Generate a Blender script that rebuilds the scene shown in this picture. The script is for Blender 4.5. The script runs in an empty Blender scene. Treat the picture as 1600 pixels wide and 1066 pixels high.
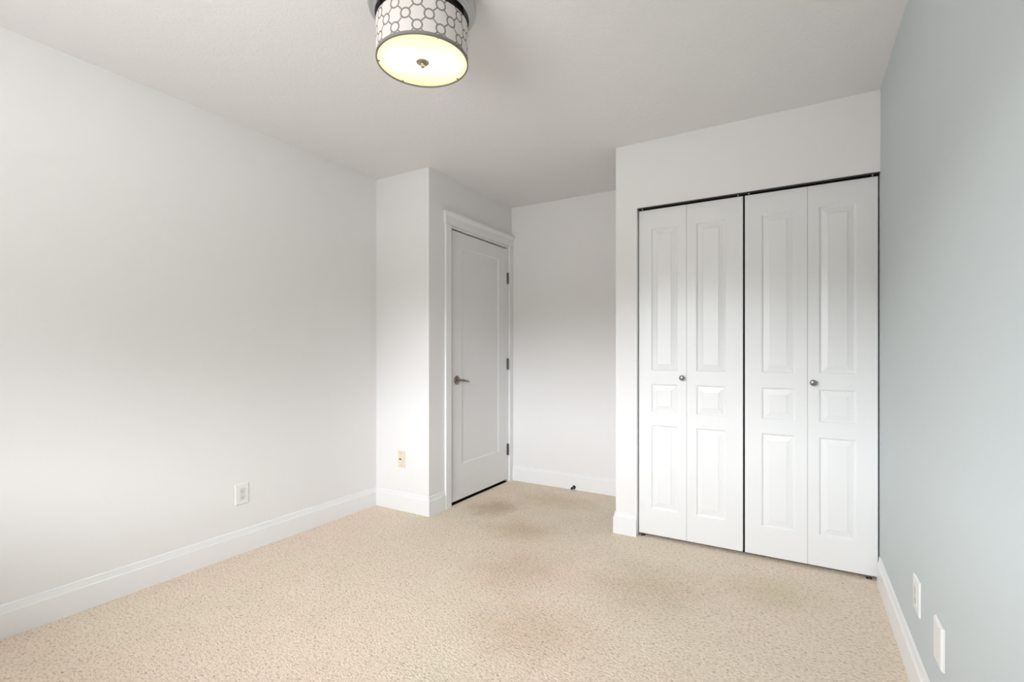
import bpy, bmesh, math
from mathutils import Vector, Matrix

# ------------------------------------------------------------------ camera, sky, exposure
S = bpy.context.scene
COL = S.collection

# room dimensions (metres); camera stands at the origin of x, y
XL, XR = -2.7408, 0.3419          # left wall, sage right wall
Y1, XD, Y2 = 2.6266, -2.2297, 3.7596   # jog wall, door wall, alcove back wall
YC, XC = 2.9906, -1.0049          # closet front wall, its outer corner
YB = -0.40                        # rear wall (behind the camera)
H = 2.44
WT = 0.11

cam = bpy.data.cameras.new('camera')
cam.sensor_fit = 'HORIZONTAL'
cam.sensor_width = 36.0
cam.lens = 36.0 * 759.68 / 1600.0
cam.shift_y = 18.34 / 1600.0
cam.clip_start = 0.02
camo = bpy.data.objects.new('camera', cam)
COL.objects.link(camo)
camo.location = (0, 0, 1.1411)
camo.rotation_euler = (math.pi / 2, 0, 0.5346)
S.camera = camo

S.view_settings.view_transform = 'Standard'
S.view_settings.look = 'None'
S.view_settings.gamma = 1.0
S.view_settings.use_curve_mapping = False
S.view_settings.exposure = 0.06

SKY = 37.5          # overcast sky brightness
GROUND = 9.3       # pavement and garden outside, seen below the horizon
ADDED_TREES = 0.35        # unseen tree band added to dim the low sky, relative to the ground
TLA, TLB = 8, 17    # added tree line, degrees: straight out, and raised at the side to shade the left wall
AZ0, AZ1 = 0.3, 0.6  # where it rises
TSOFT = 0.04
ADDED_EAVE = 1.15          # depth of the overhang added outside to shade the window
W = bpy.data.worlds.new('world')
S.world = W
W.use_nodes = True
nt = W.node_tree
nt.nodes.clear()
wo = nt.nodes.new('ShaderNodeOutputWorld')
bg = nt.nodes.new('ShaderNodeBackground')
tc = nt.nodes.new('ShaderNodeTexCoord')
sx = nt.nodes.new('ShaderNodeSeparateXYZ')
nt.links.new(tc.outputs['Generated'], sx.inputs[0])
def wmath(op, a, b=None):
    n = nt.nodes.new('ShaderNodeMath'); n.operation = op
    for i, q in enumerate((a, b)):
        if q is None: continue
        if isinstance(q, (int, float)): n.inputs[i].default_value = q
        else: nt.links.new(q, n.inputs[i])
    return n.outputs[0]
def wstep(v, a, b, lo=0.0, hi=1.0):
    n = nt.nodes.new('ShaderNodeMapRange'); n.interpolation_type = 'SMOOTHSTEP'
    nt.links.new(v, n.inputs['Value'])
    for k, q in (('From Min', a), ('From Max', b), ('To Min', lo), ('To Max', hi)): n.inputs[k].default_value = q
    return n.outputs[0]
def wmix(f, a, b):
    n = nt.nodes.new('ShaderNodeMix'); n.data_type = 'RGBA'
    nt.links.new(f, n.inputs[0])
    for i, q in ((6, a), (7, b)):
        if isinstance(q, tuple): n.inputs[i].default_value = q
        else: nt.links.new(q, n.inputs[i])
    return n.outputs[2]
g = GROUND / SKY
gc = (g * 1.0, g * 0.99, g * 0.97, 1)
tcol = (g * ADDED_TREES * 0.96, g * ADDED_TREES, g * ADDED_TREES * 0.95, 1)
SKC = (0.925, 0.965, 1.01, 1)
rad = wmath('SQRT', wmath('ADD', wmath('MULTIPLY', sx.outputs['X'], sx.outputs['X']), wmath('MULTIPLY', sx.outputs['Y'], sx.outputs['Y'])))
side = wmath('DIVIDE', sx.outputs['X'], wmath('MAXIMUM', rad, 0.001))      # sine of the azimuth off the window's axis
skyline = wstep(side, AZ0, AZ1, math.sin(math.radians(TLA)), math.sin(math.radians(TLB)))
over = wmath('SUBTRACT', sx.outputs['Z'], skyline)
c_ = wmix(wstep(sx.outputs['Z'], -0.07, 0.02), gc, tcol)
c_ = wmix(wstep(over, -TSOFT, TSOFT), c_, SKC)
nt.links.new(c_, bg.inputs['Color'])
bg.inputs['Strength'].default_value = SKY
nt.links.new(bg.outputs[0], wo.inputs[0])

# window opening in the rear wall: the room's daylight
WX0, WX1, WZ0, WZ1 = -1.92, -0.65, 1.07, 2.12
pl = bpy.data.lights.new('window_portal', 'AREA')
pl.shape = 'RECTANGLE'
pl.size = WX1 - WX0
pl.size_y = WZ1 - WZ0
pl.cycles.is_portal = True
plo = bpy.data.objects.new('window_portal', pl)
COL.objects.link(plo)
plo.location = ((WX0 + WX1) / 2, YB - WT - 0.01, (WZ0 + WZ1) / 2)
plo.rotation_euler = (math.pi / 2, 0, 0)

# ------------------------------------------------------------------ helpers
def link(o):
    COL.objects.link(o)
    return o

def tag(o, label=None, cat=None, group=None, kind=None):
    if label: o['label'] = label
    if cat: o['category'] = cat
    if group: o['group'] = group
    if kind: o['kind'] = kind
    return o

def empty(name, loc=(0, 0, 0), rz=0.0):
    o = bpy.data.objects.new(name, None)
    o.empty_display_size = 0.05
    o.location = loc
    o.rotation_euler = (0, 0, rz)
    return link(o)

def build(name, bm, mats, parent=None, smooth=False, bevel=0.0, seg=2):
    bmesh.ops.recalc_face_normals(bm, faces=bm.faces)
    me = bpy.data.meshes.new(name)
    bm.to_mesh(me)
    bm.free()
    for m in (mats if isinstance(mats, (list, tuple)) else [mats]):
        me.materials.append(m)
    if smooth:
        for p in me.polygons: p.use_smooth = True
    o = link(bpy.data.objects.new(name, me))
    if parent: o.parent = parent
    if bevel:
        md = o.modifiers.new('bevel', 'BEVEL')
        md.width = bevel; md.segments = seg; md.limit_method = 'ANGLE'
        md.angle_limit = math.radians(40)
    return o

def box(bm, x0, x1, y0, y1, z0, z1, mi=0):
    v = [bm.verts.new(p) for p in ((x0, y0, z0), (x1, y0, z0), (x1, y1, z0), (x0, y1, z0),
                                   (x0, y0, z1), (x1, y0, z1), (x1, y1, z1), (x0, y1, z1))]
    for f in ((0, 3, 2, 1), (4, 5, 6, 7), (0, 1, 5, 4), (1, 2, 6, 5), (2, 3, 7, 6), (3, 0, 4, 7)):
        fa = bm.faces.new([v[i] for i in f]); fa.material_index = mi

def lathe(bm, prof, n=48, M=None, mi=0, a0=0.0):
    """revolve (radius, height) pairs about z"""
    rings = []
    for r, z in prof:
        if r < 1e-6:
            rings.append([bm.verts.new((0, 0, z))])
        else:
            rings.append([bm.verts.new((r * math.cos(a0 + 2 * math.pi * i / n), r * math.sin(a0 + 2 * math.pi * i / n), z)) for i in range(n)])
    fs = []
    for a, b in zip(rings, rings[1:]):
        for i in range(n):
            j = (i + 1) % n
            if len(a) == 1 and len(b) == 1: continue
            if len(a) == 1: fs.append(bm.faces.new((a[0], b[j], b[i])))
            elif len(b) == 1: fs.append(bm.faces.new((a[i], a[j], b[0])))
            else: fs.append(bm.faces.new((a[i], a[j], b[j], b[i])))
    for f in fs: f.material_index = mi
    if M is not None:
        bmesh.ops.transform(bm, matrix=M, verts=[v for r in rings for v in r])

def sweep(bm, pts, radii, n=14, flat=1.0, up=Vector((0, 0, 1))):
    """tube along points; flat scales the up radius"""
    pts = [Vector(p) for p in pts]
    rings = []
    for i, p in enumerate(pts):
        t = (pts[min(i + 1, len(pts) - 1)] - pts[max(i - 1, 0)]).normalized()
        s = t.cross(up)
        if s.length < 1e-4: s = t.cross(Vector((1, 0, 0)))
        s.normalize(); u = s.cross(t).normalized()
        r = radii[i] if isinstance(radii, (list, tuple)) else radii
        rings.append([bm.verts.new(p + s * (r * math.cos(2 * math.pi * k / n)) + u * (r * flat * math.sin(2 * math.pi * k / n))) for k in range(n)])
    for a, b in zip(rings, rings[1:]):
        for k in range(n):
            bm.faces.new((a[k], a[(k + 1) % n], b[(k + 1) % n], b[k]))
    bm.faces.new(rings[0]); bm.faces.new(list(reversed(rings[-1])))

# ------------------------------------------------------------------ materials
def base_mat(name, col, rough=0.5, metal=0.0, spec=0.5):
    m = bpy.data.materials.new(name)
    m.use_nodes = True
    b = m.node_tree.nodes['Principled BSDF']
    b.inputs['Base Color'].default_value = (*col, 1)
    b.inputs['Roughness'].default_value = rough
    b.inputs['Metallic'].default_value = metal
    b.inputs['Specular IOR Level'].default_value = spec
    return m, m.node_tree, b

def coords(t, scale=(1, 1, 1)):
    c = t.nodes.new('ShaderNodeTexCoord'); mp = t.nodes.new('ShaderNodeMapping')
    mp.inputs['Scale'].default_value = scale
    t.links.new(c.outputs['Object'], mp.inputs[0])
    return mp.outputs[0]

def add_bump(t, b, height, strength, dist):
    bp = t.nodes.new('ShaderNodeBump')
    bp.inputs['Strength'].default_value = strength
    bp.inputs['Distance'].default_value = dist
    t.links.new(height, bp.inputs['Height'])
    t.links.new(bp.outputs[0], b.inputs['Normal'])

def noise(t, vec, scale, detail=3, rough=0.5, dist=0.0):
    n = t.nodes.new('ShaderNodeTexNoise')
    n.inputs['Scale'].default_value = scale
    n.inputs['Detail'].default_value = detail
    n.inputs['Roughness'].default_value = rough
    n.inputs['Distortion'].default_value = dist
    t.links.new(vec, n.inputs['Vector'])
    return n.outputs['Fac']

def ramp(t, fac, stops):
    r = t.nodes.new('ShaderNodeValToRGB')
    r.color_ramp.elements[0].position, r.color_ramp.elements[0].color = stops[0][0], (*stops[0][1], 1)
    r.color_ramp.elements[1].position, r.color_ramp.elements[1].color = stops[-1][0], (*stops[-1][1], 1)
    for p, c in stops[1:-1]:
        e = r.color_ramp.elements.new(p); e.color = (*c, 1)
    t.links.new(fac, r.inputs[0])
    return r.outputs[0]

def mixc(t, a, b, fac=1.0, mode='MULTIPLY'):
    m = t.nodes.new('ShaderNodeMix'); m.data_type = 'RGBA'; m.blend_type = mode
    if isinstance(fac, float): m.inputs[0].default_value = fac
    else: t.links.new(fac, m.inputs[0])
    t.links.new(a, m.inputs[6]) if not isinstance(a, tuple) else setattr(m.inputs[6], 'default_value', (*a, 1))
    t.links.new(b, m.inputs[7]) if not isinstance(b, tuple) else setattr(m.inputs[7], 'default_value', (*b, 1))
    return m.outputs[2]

def paint(name, col, rough=0.6, bump=0.03, scale=260, spec=0.3):
    m, t, b = base_mat(name, col, rough, spec=spec)
    add_bump(t, b, noise(t, coords(t), scale, 2), bump, 0.002)
    return m

M_WALL = paint('white_wall_paint', (0.86, 0.85, 0.845), 0.65, 0.05)
M_SAGE = paint('sage_wall_paint', (0.59, 0.645, 0.655), 0.6, 0.05)
M_TRIM = paint('white_trim_paint', (0.88, 0.88, 0.88), 0.38, 0.02, 120)
M_CASE = paint('white_plaster_core', (0.80, 0.795, 0.775), 0.7, 0.02)

# ceiling: knocked-down plaster texture
M_CEIL, t, b = base_mat('ceiling_texture_paint', (0.88, 0.87, 0.875), 0.8, spec=0.2)
v = coords(t)
n1 = noise(t, v, 34, 4, 0.55, 1.6)
rr = ramp(t, n1, [(0.42, (0, 0, 0)), (0.60, (1, 1, 1))])
add_bump(t, b, rr, 0.17, 0.004)

# closet door skin: satin enamel with faint moulded wood grain
M_DOOR, t, b = base_mat('white_grained_door_enamel', (0.87, 0.875, 0.875), 0.30, spec=0.45)
v = coords(t, (60, 60, 2.2))
n1 = noise(t, v, 3.0, 3, 0.6, 1.2)
add_bump(t, b, n1, 0.10, 0.002)
M_SLAB = paint('entry_door_enamel', (0.84, 0.84, 0.835), 0.38, 0.03, 90)

M_NICKEL, t, b = base_mat('brushed_nickel', (0.42, 0.39, 0.35), 0.28, 1.0)
M_LEVER, t, b = base_mat('aged_lever_metal', (0.27, 0.235, 0.205), 0.3, 1.0)
M_KNOB, t, b = base_mat('pewter_knob_metal', (0.36, 0.34, 0.31), 0.22, 1.0)
M_HINGE, t, b = base_mat('hinge_metal', (0.20, 0.19, 0.17), 0.38, 1.0)
M_PAN, t, b = base_mat('silver_lamp_pan', (0.52, 0.53, 0.53), 0.30, 0.75)
M_TRACK, t, b = base_mat('dark_track_metal', (0.055, 0.053, 0.048), 0.5, 0.6)
M_RING, t, b = base_mat('grey_ring_metal', (0.22, 0.21, 0.19), 0.5, 0.4)
M_BAFFLE, t, b = base_mat('baffle_bronze', (0.06, 0.05, 0.045), 0.5)
M_THRESH, t, b = base_mat('dark_threshold_wood', (0.012, 0.007, 0.004), 0.7, spec=0.1)
M_DARK, t, b = base_mat('painted_shade_dark', (0.02, 0.018, 0.017), 0.9, spec=0.1)  # shade put into the colour of the closet sheets and hallway
M_RUBBER, t, b = base_mat('dark_bronze', (0.035, 0.03, 0.027), 0.45, 0.3)
M_PLATE = paint('white_plastic_plate', (0.84, 0.84, 0.82), 0.3, 0.0)
M_INSERT = paint('white_receptacle_plastic', (0.74, 0.735, 0.72), 0.28, 0.0)
M_IVORY = paint('ivory_plastic', (0.80, 0.72, 0.56), 0.4, 0.0)
M_SLOT, t, b = base_mat('slot_black', (0.03, 0.028, 0.025), 0.6)
M_SCREW, t, b = base_mat('screw_metal', (0.45, 0.42, 0.36), 0.4, 0.8)

# carpet: berber loop, beige with brown flecks, some old stains
M_CARPET, t, b = base_mat('beige_loop_carpet', (0.6, 0.5, 0.4), 0.95, spec=0.08)
v = coords(t)
vs = coords(t, (1.0, 1.55, 1.0))
vor = t.nodes.new('ShaderNodeTexVoronoi'); vor.feature = 'F1'
vor.inputs['Scale'].default_value = 115
t.links.new(vs, vor.inputs['Vector'])
loops = vor.outputs['Distance']
fleck = noise(t, vs, 74, 3, 0.55, 0.5)
fl = ramp(t, fleck, [(0.29, (0.55, 0.445, 0.33)), (0.41, (0.82, 0.69, 0.56)), (0.50, (0.91, 0.78, 0.65)), (0.68, (0.95, 0.83, 0.71))])
shade = ramp(t, loops, [(0.0, (1, 1, 1)), (0.55, (0.96, 0.95, 0.94)), (0.95, (0.80, 0.78, 0.75))])
c1 = mixc(t, fl, shade, 0.55)
hue = ramp(t, noise(t, v, 1.6, 3, 0.5), [(0.33, (0.975, 1.0, 0.965)), (0.66, (1.02, 0.985, 0.985))])
c2 = mixc(t, c1, hue, 1.0)
mid = ramp(t, noise(t, v, 7.0, 4, 0.6), [(0.30, (0.965, 0.96, 0.95)), (0.62, (1.0, 1.0, 1.0))])
c2 = mixc(t, c2, mid, 1.0)
# individual worn, brownish stains on the carpet
def stain(c, cx, cy, rx, ry, col, seed):
    mp = t.nodes.new('ShaderNodeMapping'); tcx = t.nodes.new('ShaderNodeTexCoord')
    t.links.new(tcx.outputs['Object'], mp.inputs[0])
    mp.vector_type = 'POINT'
    mp.inputs['Location'].default_value = (-cx / rx, -cy / ry, 0)
    mp.inputs['Scale'].default_value = (1 / rx, 1 / ry, 1)
    ln = t.nodes.new('ShaderNodeVectorMath'); ln.operation = 'LENGTH'
    t.links.new(mp.outputs[0], ln.inputs[0])
    nz = noise(t, mp.outputs[0], 1.7 + seed * 0.13, 4, 0.6)
    ad = t.nodes.new('ShaderNodeMath'); ad.operation = 'MULTIPLY_ADD'
    t.links.new(nz, ad.inputs[0]); ad.inputs[1].default_value = 1.3; 
    t.links.new(ln.outputs['Value'], ad.inputs[2])
    rp = ramp(t, ad.outputs[0], [(0.55, col), (1.0, tuple((1 + k) / 2 for k in col)), ])
    r2 = t.nodes.new('ShaderNodeMapRange'); r2.inputs['From Min'].default_value = 0.75; r2.inputs['From Max'].default_value = 1.75
    r2.inputs['To Min'].default_value = 1.0; r2.inputs['To Max'].default_value = 0.0
    r2.interpolation_type = 'SMOOTHSTEP'
    t.links.new(ad.outputs[0], r2.inputs[0])
    return mixc(t, c, col, r2.outputs[0])
for args in ((-1.93, 3.02, 0.24, 0.26, (0.74, 0.69, 0.63), 1),
             (-1.55, 2.72, 0.30, 0.22, (0.84, 0.79, 0.73), 2),
             (-1.28, 2.22, 0.34, 0.34, (0.90, 0.85, 0.82), 3),
             (-0.62, 2.38, 0.40, 0.34, (0.87, 0.86, 0.82), 4),
             (-0.30, 1.62, 0.07, 0.035, (0.84, 0.80, 0.73), 5),
             (-0.95, 1.75, 0.36, 0.26, (0.90, 0.86, 0.81), 6),
             (-0.12, 2.62, 0.30, 0.22, (0.90, 0.88, 0.83), 7),
             (-1.62, 3.40, 0.42, 0.22, (0.88, 0.86, 0.80), 8)):
    c2 = stain(c2, *args)
t.links.new(c2, b.inputs['Base Color'])
hn = t.nodes.new('ShaderNodeMath'); hn.operation = 'SUBTRACT'
t.links.new(fleck, hn.inputs[0]); t.links.new(loops, hn.inputs[1])
add_bump(t, b, hn.outputs[0], 0.55, 0.006)

# patterned drum shade: rings joined by short diagonal links, on lit fabric
SH_R, SH_P, SH_Q = 0.1665, 2 * math.pi * 0.1665 / 13, 0.082
SH_A0, SH_Z0 = math.radians(-55.3), 0.030
M_SHADE = bpy.data.materials.new('patterned_shade_fabric')
M_SHADE.use_nodes = True
t = M_SHADE.node_tree
t.nodes.clear()
def mth(op, a, b=None, c=None):
    n = t.nodes.new('ShaderNodeMath'); n.operation = op
    for i, q in enumerate((a, b, c)):
        if q is None: continue
        if isinstance(q, (int, float)): n.inputs[i].default_value = q
        else: t.links.new(q, n.inputs[i])
    return n.outputs[0]
tcs = t.nodes.new('ShaderNodeTexCoord'); sp = t.nodes.new('ShaderNodeSeparateXYZ')
t.links.new(tcs.outputs['Object'], sp.inputs[0])
ang = mth('SUBTRACT', mth('ARCTAN2', sp.outputs['Y'], sp.outputs['X']), SH_A0)
U = mth('MULTIPLY', ang, SH_R / SH_P)
V = mth('MULTIPLY', mth('SUBTRACT', sp.outputs['Z'], SH_Z0), 1 / SH_Q)
def cent(q, off=0.0):       # signed distance to nearest integer + off
    s = mth('ADD', q, 0.5 - off + 20)
    return mth('SUBTRACT', mth('FRACT', s), 0.5)
def ringdist(off):
    du = mth('MULTIPLY', cent(U, off), SH_P); dv = mth('MULTIPLY', cent(V, off), SH_Q)
    return mth('SQRT', mth('ADD', mth('MULTIPLY', du, du), mth('MULTIPLY', dv, dv)))
RC, RW = 0.0165, 0.0029
rmin = mth('MINIMUM', ringdist(0.0), ringdist(0.5))
ring = mth('LESS_THAN', mth('ABSOLUTE', mth('SUBTRACT', rmin, RC)), RW)
outside = mth('GREATER_THAN', rmin, RC)
l1 = mth('ABSOLUTE', cent(mth('ADD', U, V))); l2 = mth('ABSOLUTE', cent(mth('SUBTRACT', U, V)))
lk = mth('MULTIPLY', mth('LESS_THAN', mth('MINIMUM', l1, l2), 0.0025 / (SH_P / 1.414)), outside)
band = mth('LESS_THAN', sp.outputs['Z'], 0.011)
pat = mth('MINIMUM', mth('ADD', mth('ADD', ring, lk), band), 1.0)
mx = t.nodes.new('ShaderNodeMix'); mx.data_type = 'RGBA'
t.links.new(pat, mx.inputs[0])
mx.inputs[6].default_value = (0.80, 0.765, 0.745, 1)
mx.inputs[7].default_value = (0.29, 0.28, 0.265, 1)
df = t.nodes.new('ShaderNodeBsdfDiffuse'); tl = t.nodes.new('ShaderNodeBsdfTranslucent')
ms = t.nodes.new('ShaderNodeMixShader'); ms.inputs[0].default_value = 0.10
out = t.nodes.new('ShaderNodeOutputMaterial')
t.links.new(mx.outputs[2], df.inputs[0]); t.links.new(mx.outputs[2], tl.inputs[0])
t.links.new(df.outputs[0], ms.inputs[1]); t.links.new(tl.outputs[0], ms.inputs[2])
t.links.new(ms.outputs[0], out.inputs[0])

# frosted acrylic diffuser: passes the bulbs' light softly
M_DIFF = bpy.data.materials.new('frosted_diffuser')
M_DIFF.use_nodes = True
t = M_DIFF.node_tree
t.nodes.clear()
df = t.nodes.new('ShaderNodeBsdfDiffuse'); tl = t.nodes.new('ShaderNodeBsdfTranslucent')
df.inputs[0].default_value = (0.85, 0.84, 0.78, 1); tl.inputs[0].default_value = (1.0, 0.975, 0.76, 1)
ms = t.nodes.new('ShaderNodeMixShader'); ms.inputs[0].default_value = 0.6
out = t.nodes.new('ShaderNodeOutputMaterial')
t.links.new(df.outputs[0], ms.inputs[1]); t.links.new(tl.outputs[0], ms.inputs[2])
t.links.new(ms.outputs[0], out.inputs[0])

# ------------------------------------------------------------------ the setting
def structure(name, boxes, mat, label, cat, **k):
    bm = bmesh.new()
    for q in boxes: box(bm, *q)
    o = build(name, bm, mat, **k)
    return tag(o, label, cat, kind='structure')

bm = bmesh.new()
box(bm, XL - WT, XR + WT, YB - WT, Y2 + WT, -0.06, 0.0)
tag(build('floor', bm, M_CARPET), 'beige loop carpet floor with brown flecks and faint stains', 'floor', kind='structure')
structure('ceiling', [(XL - WT, XR + WT, YB - WT, Y2 + WT, H, H + 0.08)], M_CEIL,
          'white ceiling with a lightly textured finish above the whole room', 'ceiling')
structure('wall_left', [(XL - WT, XL, YB - WT, Y1 + WT, 0, H)], M_WALL,
          'long white wall on the left with one white outlet low down', 'wall')
structure('wall_jog', [(XL, XD, Y1, Y1 + WT, 0, H)], M_WALL,
          'narrow white wall return with the ivory jack, left of the door', 'wall')
# door wall with its opening
DY0, DY1, DZ = 2.872, 3.689, 2.074
structure('wall_door_side', [(XD - WT, XD, Y1 + WT, DY0 - 0.012, 0, H), (XD - WT, XD, DY1 + 0.012, Y2 + WT, 0, H),
                             (XD - WT, XD, DY0 - 0.012, DY1 + 0.012, DZ + 0.012, H)], M_WALL,
          'greyer white wall that holds the panelled entry door', 'wall')
structure('wall_alcove', [(XD, XR, Y2, Y2 + WT, 0, H)], M_WALL,
          'white end wall of the alcove between the entry door and the closet', 'wall')
CX0, CZ = -0.8705, 2.037
structure('wall_closet_front', [(XC, CX0, YC, YC + WT, 0, H), (CX0, XR, YC, YC + WT, CZ, H)], M_WALL,
          'white wall around and above the closet folding doors', 'wall')
structure('wall_closet_side', [(XC, XC + WT, YC + WT, Y2, 0, H)], M_WALL,
          'white side wall of the closet facing the alcove', 'wall')
structure('wall_right', [(XR, XR + WT, YB - WT, Y2 + WT, 0, H)], M_SAGE,
          'pale sage green wall on the right beside the closet', 'wall')
structure('wall_rear', [(XL, WX0, YB - WT, YB, 0, H), (WX1, XR, YB - WT, YB, 0, H),
                        (WX0, WX1, YB - WT, YB, 0, WZ0), (WX0, WX1, YB - WT, YB, WZ1, H)], M_WALL,
          'white wall behind the camera with a wide window', 'wall')
structure('wall_hall', [(XD - 1.2 - WT, XD - 1.2, Y1 + WT, Y2 + WT, 0, H), (XD - 1.2, XD - WT, Y1 + WT, Y1 + 2 * WT, 0, H),
                        (XD - 1.2, XD - WT, Y2, Y2 + WT, 0, H), (XD - 1.2, XD - WT, Y1 + WT, Y2 + WT, H, H + 0.08),
                        (XD - 1.2, XL - WT, Y1 + WT, Y2 + WT, -0.06, 0)], M_DARK,
          'hallway behind the closed entry door, its shade painted on', 'hallway')  # added to stop light leaking round the door; darkness is in its colour
# near-black sheets added inside the closet; their colour stands in for its shade
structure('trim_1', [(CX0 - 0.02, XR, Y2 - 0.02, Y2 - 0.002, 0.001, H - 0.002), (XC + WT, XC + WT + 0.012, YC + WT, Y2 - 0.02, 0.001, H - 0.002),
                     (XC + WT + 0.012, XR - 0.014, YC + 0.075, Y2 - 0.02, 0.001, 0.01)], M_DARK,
          'dark lining inside the closed closet behind the folding doors', 'painted closet shade')

# unseen eave added outside the window to darken the floor near it
structure('shading_eave', [(XL - 1.5, XR + 1.5, YB - WT - ADDED_EAVE, YB - WT, H - 0.05, H + 0.08)], M_TRIM,
          'unseen overhang added to shade the rear window', 'added eave')

# window frame in the rear wall
bm = bmesh.new()
fy0, fy1 = YB - 0.075, YB - 0.03
box(bm, WX0, WX0 + 0.05, fy0, fy1, WZ0, WZ1); box(bm, WX1 - 0.05, WX1, fy0, fy1, WZ0, WZ1)
box(bm, WX0 + 0.05, WX1 - 0.05, fy0, fy1, WZ0, WZ0 + 0.05); box(bm, WX0 + 0.05, WX1 - 0.05, fy0, fy1, WZ1 - 0.05, WZ1)
wm = (WX0 + WX1) / 2
box(bm, wm - 0.025, wm + 0.025, fy0, fy1, WZ0 + 0.05, WZ1 - 0.05)
tag(build('window_1', bm, M_TRIM, bevel=0.003), 'white two-light window frame in the wall behind the camera', 'window', kind='structure')

# ---- baseboards: flat face with a moulded, sloping top
BPROF = [(0.0, 0.0), (0.0141, 0.0), (0.0141, 0.102), (0.0125, 0.1045), (0.0095, 0.1055), (0.0085, 0.110),
         (0.0065, 0.124), (0.0060, 0.131), (0.0040, 0.1345), (0.0, 0.1355)]
def baseboard(name, p0, p1, nrm, m0, m1, label):
    """p0->p1 along the wall line; nrm into the room; m: +1 outer mitre, -1 inner mitre, 0 square"""
    p0, p1, nrm = Vector((*p0, 0)), Vector((*p1, 0)), Vector((*nrm, 0))
    d = (p1 - p0).normalized()
    bm = bmesh.new()
    A = [bm.verts.new(p0 - d * (m0 * u) + nrm * u + Vector((0, 0, z))) for u, z in BPROF]
    B = [bm.verts.new(p1 + d * (m1 * u) + nrm * u + Vector((0, 0, z))) for u, z in BPROF]
    n = len(BPROF)
    for i in range(n):
        j = (i + 1) % n
        bm.faces.new((A[i], A[j], B[j], B[i]))
    bm.faces.new(A); bm.faces.new(list(reversed(B)))
    return tag(build(name, bm, M_TRIM), label, 'baseboard', kind='structure')
baseboard('baseboard_left', (XL, YB), (XL, Y1), (1, 0), -1, -1, 'white moulded baseboard along the foot of the long left wall')
baseboard('baseboard_jog', (XL, Y1), (XD, Y1), (0, -1), -1, 1, 'white moulded baseboard under the ivory jack')
baseboard('baseboard_door_side', (XD, Y1), (XD, 2.797), (1, 0), 1, 0, 'short piece of white baseboard butting the door casing')
baseboard('baseboard_alcove', (XD + 0.0175, Y2), (XC, Y2), (0, -1), 0, -1, 'white baseboard along the alcove wall behind the doorstop')
baseboard('baseboard_closet_side', (XC, Y2), (XC, YC), (-1, 0), -1, 1, 'white baseboard on the closet side wall facing the alcove')
baseboard('baseboard_closet', (XC, YC), (CX0 - 0.0005, YC), (0, -1), 1, 0, 'short white baseboard block left of the closet folding doors')
baseboard('baseboard_right', (XR, YC - 0.001), (XR, YB), (-1, 0), 0, -1, 'white moulded baseboard along the foot of the sage wall')
baseboard('baseboard_rear', (XL, YB), (XR, YB), (0, 1), -1, -1, 'white baseboard under the window behind the camera')

# ---- entry door: casing, jamb, slab, hinges, lever
tr = empty('trim_2', (XD, 0, 0))
tag(tr, 'white door casing with flat legs and a projecting head board', 'door casing', kind='structure')
CT = 0.0172
for y0, y1 in ((2.7985, 2.861), (3.7005, Y2 - 0.0005)):
    bm = bmesh.new(); box(bm, 0.0005, CT, y0, y1, 0.0, 2.083)
    build('casing_leg', bm, M_TRIM, tr, bevel=0.0018)
bm = bmesh.new()
# head board with a flared cap: profile swept along y
hp = [(0.0005, 2.0835), (0.020, 2.0835), (0.0205, 2.142), (0.024, 2.150), (0.032, 2.160), (0.036, 2.166), (0.036, 2.178), (0.0005, 2.178)]
def hy0(x): return 2.789 - max(0, x - 0.0205) * 1.6
A = [bm.verts.new((x, hy0(x), z)) for x, z in hp]; B = [bm.verts.new((x, Y2 - 0.0005, z)) for x, z in hp]
for i in range(len(hp)):
    j = (i + 1) % len(hp); bm.faces.new((A[i], A[j], B[j], B[i]))
bm.faces.new(A); bm.faces.new(list(reversed(B)))
build('casing_head', bm, M_TRIM, tr, bevel=0.001)
bm = bmesh.new()
box(bm, -WT, -0.0005, DY0 - 0.011, DY0 + 0.014, 0, DZ); box(bm, -WT, -0.0005, DY1 - 0.005, DY1 + 0.0115, 0, DZ)
box(bm, -WT, -0.0005, DY0 - 0.011, DY1 + 0.0115, DZ - 0.005, DZ + 0.011)
build('door_jamb', bm, M_TRIM, tr, bevel=0.001)

bm = bmesh.new(); box(bm, -WT, -0.003, DY0 + 0.0145, DY1 - 0.0055, 0.0, 0.004)
tag(build('trim_4', bm, M_THRESH), 'dark threshold strip under the entry door', 'threshold', kind='structure').location.x = XD
SY0, SY1, SZ0, SZ1 = 2.8895, 3.6805, 0.023, 2.0565
d1 = empty('door_1', (XD, SY0, 0))
tag(d1, 'white single-panel entry door with a metal lever handle', 'door', kind='structure')

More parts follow.
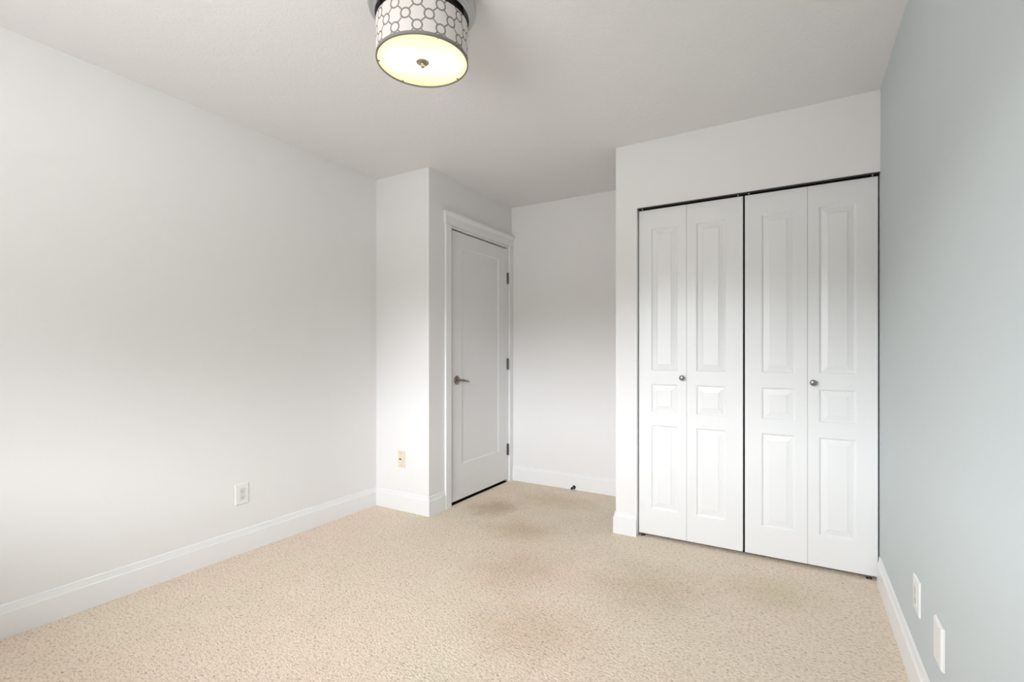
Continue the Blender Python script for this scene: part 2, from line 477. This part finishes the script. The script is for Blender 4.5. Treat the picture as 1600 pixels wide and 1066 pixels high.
def panel_face(bm, w, h0, h1, panels, prof, T, closed=True):
    """front face in the x-z plane at y=0 (facing -y), x 0..w, z h0..h1, thickness T towards +y.
    panels: (x0,x1,z0,z1); prof: (inset, depth) loops, the last one is filled"""
    px = sorted({0.0, w} | {p for q in panels for p in q[:2]})
    pz = sorted({h0, h1} | {p for q in panels for p in q[2:]})
    vc = {}
    def V(x, y, z):
        k = (round(x, 6), round(y, 6), round(z, 6))
        if k not in vc: vc[k] = bm.verts.new((x, y, z))
        return vc[k]
    for i in range(len(px) - 1):
        for j in range(len(pz) - 1):
            mxx, mz = (px[i] + px[i + 1]) / 2, (pz[j] + pz[j + 1]) / 2
            if any(q[0] < mxx < q[1] and q[2] < mz < q[3] for q in panels): continue
            bm.faces.new((V(px[i], 0, pz[j]), V(px[i + 1], 0, pz[j]), V(px[i + 1], 0, pz[j + 1]), V(px[i], 0, pz[j + 1])))
    for q in panels:
        prev = None
        for ins, dep in prof:
            L = [V(q[0] + ins, dep, q[2] + ins), V(q[1] - ins, dep, q[2] + ins), V(q[1] - ins, dep, q[3] - ins), V(q[0] + ins, dep, q[3] - ins)]
            if prev:
                for k in range(4):
                    bm.faces.new((prev[k], prev[(k + 1) % 4], L[(k + 1) % 4], L[k]))
            prev = L
        bm.faces.new(prev)
    # sides and back, following the front's boundary points
    bot = [V(x, 0, h0) for x in px]; top = [V(x, 0, h1) for x in px]
    lef = [V(0, 0, z) for z in pz]; rig = [V(w, 0, z) for z in pz]
    b00, b10, b11, b01 = bm.verts.new((0, T, h0)), bm.verts.new((w, T, h0)), bm.verts.new((w, T, h1)), bm.verts.new((0, T, h1))
    bm.faces.new(bot[::-1] + [b00, b10]); bm.faces.new(top + [b11, b01])
    bm.faces.new(lef + [b01, b00]); bm.faces.new(rig[::-1] + [b10, b11])
    bm.faces.new((b00, b01, b11, b10))

bm = bmesh.new()
w = SY1 - SY0
panel_face(bm, w, SZ0, SZ1, [(0.125, w - 0.135, 0.288, 1.950)],
           [(0, 0), (0.003, 0.001), (0.008, 0.0045), (0.012, 0.006)], 0.036)
# map local (x, y, z) -> (-y, x, z): the face looks to +x
bmesh.ops.transform(bm, matrix=Matrix(((0, -1, 0, 0), (1, 0, 0, 0), (0, 0, 1, 0), (0, 0, 0, 1))), verts=bm.verts)
bmesh.ops.translate(bm, vec=(-0.0015, 0, 0), verts=bm.verts)
build('door_slab', bm, M_SLAB, d1)

for zc in (1.799, 1.041, 0.285):
    bm = bmesh.new()
    yk = SY1 - SY0 + 0.0075
    for k in range(5):
        z0 = zc - 0.049 + k * 0.0196
        lathe(bm, [(0, z0 + 0.0004), (0.0062, z0 + 0.0004), (0.0065, z0 + 0.001), (0.0065, z0 + 0.0184), (0.0062, z0 + 0.019), (0, z0 + 0.019)], 16,
              Matrix.Translation((0.0062, yk, 0)))
    lathe(bm, [(0, zc - 0.053), (0.003, zc - 0.0525), (0.0045, zc - 0.049), (0.0045, zc + 0.049), (0.003, zc + 0.0525), (0, zc + 0.053)], 12,
          Matrix.Translation((0.0062, yk, 0)))
    box(bm, -0.0014, 0.0006, yk - 0.011, yk + 0.010, zc - 0.0485, zc + 0.0485)
    o = build('hinge', bm, M_HINGE, d1)
    o['label'] = 'grey metal hinge'

# lever handle
hz, hy = 0.934, 2.9475 - SY0
hd = empty('door_handle', (-0.0015, hy, hz)); hd.parent = d1
hd['label'] = 'metal lever handle'
bm = bmesh.new()
RX = Matrix.Rotation(math.pi / 2, 4, 'Y')     # z -> x
lathe(bm, [(0, 0), (0.0325, 0), (0.0335, 0.002), (0.0325, 0.006), (0.027, 0.0095), (0.016, 0.0115), (0.0, 0.012)], 40, RX)
build('rosette', bm, M_LEVER, hd, smooth=True)
bm = bmesh.new()
pts, rad = [], []
for k in range(5): pts.append((0.010 + 0.008 * k, 0, 0)); rad.append(0.0105 - 0.0003 * k)
for k in range(1, 7):
    a = k / 6 * math.pi / 2
    pts.append((0.042 + 0.014 * math.sin(a), 0.014 * (1 - math.cos(a)), -0.0004 * k)); rad.append(0.0092)
for k in range(1, 8):
    pts.append((0.056 - 0.001 * k, 0.014 + 0.0105 * k, -0.0024 - 0.0015 * k)); rad.append(0.0092 - 0.00035 * k)
sweep(bm, pts, rad, 16, 1.05)
build('lever', bm, M_LEVER, hd, smooth=True)

# ---- bifold closet doors
YF = 3.0205
LP = [(0, 0), (0.003, 0.0012), (0.007, 0.0058), (0.010, 0.0072), (0.0135, 0.0070), (0.038, 0.0022), (0.0395, 0.0006), (0.041, 0.0004)]
def leaf(x0, x1, a, b_, parent, ox):
    bm = bmesh.new()
    w = x1 - x0
    P = [(a - x0, b_ - x0, z0, z1) for z0, z1 in ((0.180, 0.697), (0.774, 0.950), (1.029, 1.907))]
    panel_face(bm, w, 0.019, 2.0245, P, LP, 0.033)
    bmesh.ops.translate(bm, vec=(x0 - ox, 0, 0), verts=bm.verts)
    return build('door_leaf', bm, M_DOOR, parent, bevel=0.0012, seg=1)
def closet_knob(parent, x, z):
    bm = bmesh.new()
    # axis along -y
    prof = [(0.0, 0.0), (0.0085, 0.0), (0.0080, 0.002), (0.0055, 0.006), (0.0052, 0.012), (0.009, 0.0155), (0.0145, 0.0185),
            (0.0163, 0.022), (0.0158, 0.026), (0.0125, 0.0292), (0.007, 0.0310), (0, 0.0316)]
    lathe(bm, prof, 36, Matrix.Translation((x, 0, z)) @ Matrix.Rotation(math.pi / 2, 4, 'X'))
    o = build('knob', bm, M_KNOB, parent, smooth=True)
    o['label'] = 'round pewter knob'
d2 = empty('door_2', (-0.868, YF, 0))
tag(d2, 'left white folding closet door, two leaves with raised panels', 'closet door', kind='structure')
leaf(-0.8665, -0.5805, -0.790, -0.632, d2, -0.868)
leaf(-0.5794, -0.2765, -0.527, -0.365, d2, -0.868)
closet_knob(d2, -0.6035 + 0.868, 0.991)
d3 = empty('door_3', (-0.2665, YF, 0))
tag(d3, 'right white folding closet door beside the sage wall', 'closet door', kind='structure')
leaf(-0.2665, 0.0346, -0.183, -0.021, d3, -0.2665)
leaf(0.0357, 0.3360, 0.0855, 0.2485, d3, -0.2665)
closet_knob(d3, 0.0612 + 0.2665, 0.983)

# overhead track with pivot brackets
bm = bmesh.new()
box(bm, CX0 + 0.004, XR - 0.002, YC + 0.004, YC + 0.010, CZ - 0.006, CZ - 0.0005)
box(bm, CX0 + 0.004, XR - 0.002, YC + 0.056, YC + 0.062, CZ - 0.006, CZ - 0.0005)
box(bm, CX0 + 0.004, XR - 0.002, YC + 0.010, YC + 0.056, CZ - 0.003, CZ - 0.0005)
tk = build('trim_3', bm, M_TRACK)
tag(tk, 'dark metal sliding track above the closet folding doors', 'door track', kind='structure')
for x in (CX0 + 0.03, -0.30, -0.245, XR - 0.03):
    bm = bmesh.new(); box(bm, x - 0.003, x + 0.003, YC + 0.012, YC + 0.020, CZ - 0.0125, CZ - 0.003)
    build('pivot_pin', bm, M_SCREW, tk)
for x, lab in ((CX0 + 0.028, 'metal floor pivot under the left closet door beside the wall'), (XR - 0.040, 'metal floor pivot under the right closet door by the sage wall')):
    bm = bmesh.new()
    box(bm, x - 0.014, x + 0.010, YF + 0.004, YF + 0.028, 0.0, 0.002)
    lathe(bm, [(0, 0.002), (0.0035, 0.002), (0.0035, 0.0185), (0, 0.0185)], 12, Matrix.Translation((x, YF + 0.008, 0)))
    tag(build('floor_pivot', bm, M_HINGE), lab, 'door pivot', 'closet door floor pivots')

# ---- wall plates
def plate(name, w, h, T, mat, style, M, label, cat, group=None):
    """local frame: x across, z up, wall plane y=0, faces -y"""
    r = empty(name); r.matrix_world = M
    tag(r, label, cat, group)
    bm = bmesh.new()
    prof = [(0, -0.0003), (0, -T * 0.45), (0.0025, -T * 0.85), (0.005, -T)]
    V = []
    for ins, y in prof:
        V.append([bm.verts.new(p) for p in ((-w / 2 + ins, y, -h / 2 + ins), (w / 2 - ins, y, -h / 2 + ins), (w / 2 - ins, y, h / 2 - ins), (-w / 2 + ins, y, h / 2 - ins))])
    for a, b2 in zip(V, V[1:]):
        for k in range(4): bm.faces.new((a[k], a[(k + 1) % 4], b2[(k + 1) % 4], b2[k]))
    bm.faces.new(V[0]); bm.faces.new(V[-1])
    build('cover_plate', bm, mat, r, bevel=0.0006)
    f = -T
    if style == 'decora':
        bm = bmesh.new(); box(bm, -0.0168, 0.0168, f - 0.0016, f + 0.001, -0.0335, 0.0335)
        ins = build('receptacle', bm, M_INSERT, r, bevel=0.0008)
        bm = bmesh.new()
        for s in (-1, 1):
            zc = s * 0.0175
            box(bm, -0.0075, -0.0055, f - 0.0019, f - 0.001, zc - 0.004, zc + 0.004)
            box(bm, 0.0050, 0.0070, f - 0.0019, f - 0.001, zc - 0.0035, zc + 0.0035)
            lathe(bm, [(0, -0.0003), (0.0024, -0.0003), (0.0024, 0.0006), (0, 0.0006)], 12,
                  Matrix.Translation((0, f - 0.0013, zc - 0.009)) @ Matrix.Rotation(math.pi / 2, 4, 'X'))
        build('slot', bm, M_SLOT, ins)
    elif style == 'duplex':
        for s in (-1, 1):
            bm = bmesh.new()
            lathe(bm, [(0, 0.0), (0.0165, 0.0), (0.0165, 0.0018), (0.0155, 0.0024), (0, 0.0024)], 28,
                  Matrix.Translation((0, f + 0.0005, s * 0.0195)) @ Matrix.Rotation(math.pi / 2, 4, 'X'))
            o = build('receptacle', bm, M_INSERT, r)
            bm = bmesh.new()
            for q in (-1, 1): box(bm, q * 0.0062 - 0.001, q * 0.0062 + 0.001, f - 0.0023, f - 0.001, s * 0.0195 - 0.002, s * 0.0195 + 0.006)
            build('slot', bm, M_SLOT, o)
        bm = bmesh.new(); lathe(bm, [(0, 0), (0.003, 0), (0.0025, 0.0012), (0, 0.0015)], 12, Matrix.Translation((0, f, 0)) @ Matrix.Rotation(math.pi / 2, 4, 'X'))
        build('screw', bm, M_SCREW, r)
    elif style == 'jack':
        bm = bmesh.new(); box(bm, -0.019, 0.004, f - 0.0035, f + 0.001, -0.009, 0.012)
        o = build('jack_housing', bm, M_IVORY, r, bevel=0.0008)
        bm = bmesh.new(); box(bm, -0.0165, 0.0005, f - 0.0045, f - 0.003, -0.0035, 0.0055)
        build('jack_port', bm, M_SLOT, o)
        for s in (-1, 1):
            bm = bmesh.new(); lathe(bm, [(0, 0), (0.0036, 0), (0.003, 0.0012), (0, 0.0015)], 14, Matrix.Translation((0, f, s * 0.042)) @ Matrix.Rotation(math.pi / 2, 4, 'X'))
            build('screw', bm, M_SCREW, r)
    elif style == 'blank':
        for s in (-1, 1):
            bm = bmesh.new(); lathe(bm, [(0, 0), (0.0036, 0), (0.003, 0.0010), (0, 0.0012)], 14, Matrix.Translation((0, f, s * 0.0415)) @ Matrix.Rotation(math.pi / 2, 4, 'X'))
            build('screw', bm, M_INSERT, r)
    return r
def frame(x, y, z, rz): return Matrix.Translation((x, y, z)) @ Matrix.Rotation(rz, 4, 'Z')
plate('wall_outlet', 0.080, 0.119, 0.006, M_PLATE, 'decora', frame(XL, 1.6015, 0.336, math.pi / 2),
      'white square-faced electrical outlet low on the long left wall', 'outlet')
plate('phone_jack', 0.067, 0.118, 0.005, M_IVORY, 'jack', frame(-2.484, Y1, 0.369, 0),
      'ivory wall jack with a small dark port on the narrow return wall', 'wall jack')
plate('wall_outlet', 0.096, 0.117, 0.007, M_PLATE, 'decora', frame(XR, 2.098, 0.327, -math.pi / 2),
      'white outlet on the sage wall, the one nearer the closet', 'outlet', 'white plates on the sage wall')
plate('wall_plate', 0.090, 0.120, 0.010, M_PLATE, 'blank', frame(XR, 1.788, 0.325, -math.pi / 2),
      'thick white cover plate on the sage wall, the one farther from the closet', 'wall plate', 'white plates on the sage wall')

# ---- door stop on the alcove baseboard
r = empty('door_stop', (-1.617, Y2 - 0.0141, 0.022))
tag(r, 'small dark doorstop sticking out of the alcove baseboard near the carpet', 'doorstop')
RY = Matrix.Rotation(math.pi / 2, 4, 'X')     # z -> -y
bm = bmesh.new(); lathe(bm, [(0, 0), (0.015, 0), (0.0152, 0.003), (0.011, 0.007), (0.006, 0.009), (0, 0.009)], 24, RY)
build('mounting_base', bm, M_RUBBER, r, smooth=True)
bm = bmesh.new(); lathe(bm, [(0, 0.008), (0.0055, 0.008), (0.005, 0.040), (0, 0.040)], 16, RY)
build('stem', bm, M_HINGE, r, smooth=True)
bm = bmesh.new(); lathe(bm, [(0, 0.037), (0.009, 0.037), (0.0105, 0.040), (0.0105, 0.050), (0.008, 0.053), (0, 0.0535)], 20, RY)
build('rubber_tip', bm, M_RUBBER, r, smooth=True)

# ---- ceiling lamp
LZ = 2.2085           # bottom of the shade
lamp = empty('ceiling_lamp', (-1.195, 1.373, LZ))
tag(lamp, 'lit drum ceiling light with ring-patterned shade and silver pan', 'ceiling light')
bm = bmesh.new()
h = 0.134
prof = [(SH_R, 0.0), (SH_R, 0.010), (SH_R, h * 0.5), (SH_R, h), (SH_R - 0.002, h), (SH_R - 0.002, h * 0.5), (SH_R - 0.002, 0.0), (SH_R, 0.0)]
lathe(bm, prof, 128)
bmesh.ops.remove_doubles(bm, verts=bm.verts, dist=1e-6)
build('lamp_shade', bm, M_SHADE, lamp, smooth=False)
bm = bmesh.new()
lathe(bm, [(0, 0.0045), (SH_R - 0.0026, 0.0045), (SH_R - 0.0026, 0.0080), (0, 0.0080)], 96)
o = build('diffuser', bm, M_DIFF, lamp)
o['label'] = 'glowing pale yellow diffuser'
bm = bmesh.new()
lathe(bm, [(0.0, 0.0058), (0.0165, 0.0050), (0.0235, 0.0035), (0.0235, 0.0005), (0.019, -0.0025), (0.0078, -0.0035),
           (0.0078, -0.0145), (0.0064, -0.0165), (0, -0.017)], 36)
build('finial', bm, M_NICKEL, lamp, smooth=False)
bm = bmesh.new()
lathe(bm, [(SH_R - 0.0045, -0.0008), (SH_R + 0.0008, -0.0008), (SH_R + 0.0008, 0.0022), (SH_R - 0.0045, 0.0022), (SH_R - 0.0045, -0.0008)], 128)
bmesh.ops.remove_doubles(bm, verts=bm.verts, dist=1e-6)
build('bottom_ring', bm, M_RING, lamp)
for deg in (-146, -30, 74, 190 - 80 + 50):
    a = math.radians(deg)
    bm = bmesh.new(); box(bm, SH_R - 0.011, SH_R - 0.001, -0.0018, 0.0018, 0.0005, 0.0045)
    bmesh.ops.rotate(bm, cent=(0, 0, 0), matrix=Matrix.Rotation(a, 3, 'Z'), verts=bm.verts)
    build('clip', bm, M_HINGE, lamp)
bm = bmesh.new()
top = H - LZ - 0.0003
lathe(bm, [(0, top), (0.1915, top), (0.1955, top - 0.006), (0.1955, top - 0.036), (0.1935, top - 0.044), (0.1890, top - 0.050), (0.1860, top - 0.051),
           (0.1850, top - 0.056), (0.1815, top - 0.060), (0.1780, top - 0.061), (0.1770, top - 0.067), (0.1735, top - 0.071), (0.1700, top - 0.072),
           (0.1680, top - 0.070), (0.1665, top - 0.012), (0, top - 0.012)], 128)
o = build('lamp_pan', bm, M_PAN, lamp)
o['label'] = 'stepped silver ceiling pan'
bm = bmesh.new()
lathe(bm, [(0, top - 0.012), (0.0055, top - 0.012), (0.0055, 0.006), (0, 0.006)], 16)
for deg in (20, 140, 260):
    a = math.radians(deg)
    sweep(bm, [(0.005 * math.cos(a), 0.005 * math.sin(a), h - 0.006), ((SH_R - 0.001) * math.cos(a), (SH_R - 0.001) * math.sin(a), h - 0.006)], 0.0018, 8)
build('stem', bm, M_HINGE, lamp)
bm = bmesh.new()
lathe(bm, [(0, top - 0.0125), (0.150, top - 0.0125), (0.150, h + 0.0), (SH_R - 0.0025, h - 0.001), (SH_R - 0.0025, h - 0.003), (0, h - 0.003)], 96)
build('baffle', bm, M_BAFFLE, lamp)
for s in (-1, 1):
    a = math.radians(40)
    L = bpy.data.lights.new('bulb_light', 'POINT')
    L.energy = 1.5
    L.color = (1.0, 0.90, 0.70)
    L.shadow_soft_size = 0.028
    lo = link(bpy.data.objects.new('bulb_light', L))
    lo.parent = lamp
    lo.location = (0.062 * s * math.cos(a), 0.062 * s * math.sin(a), 0.085)
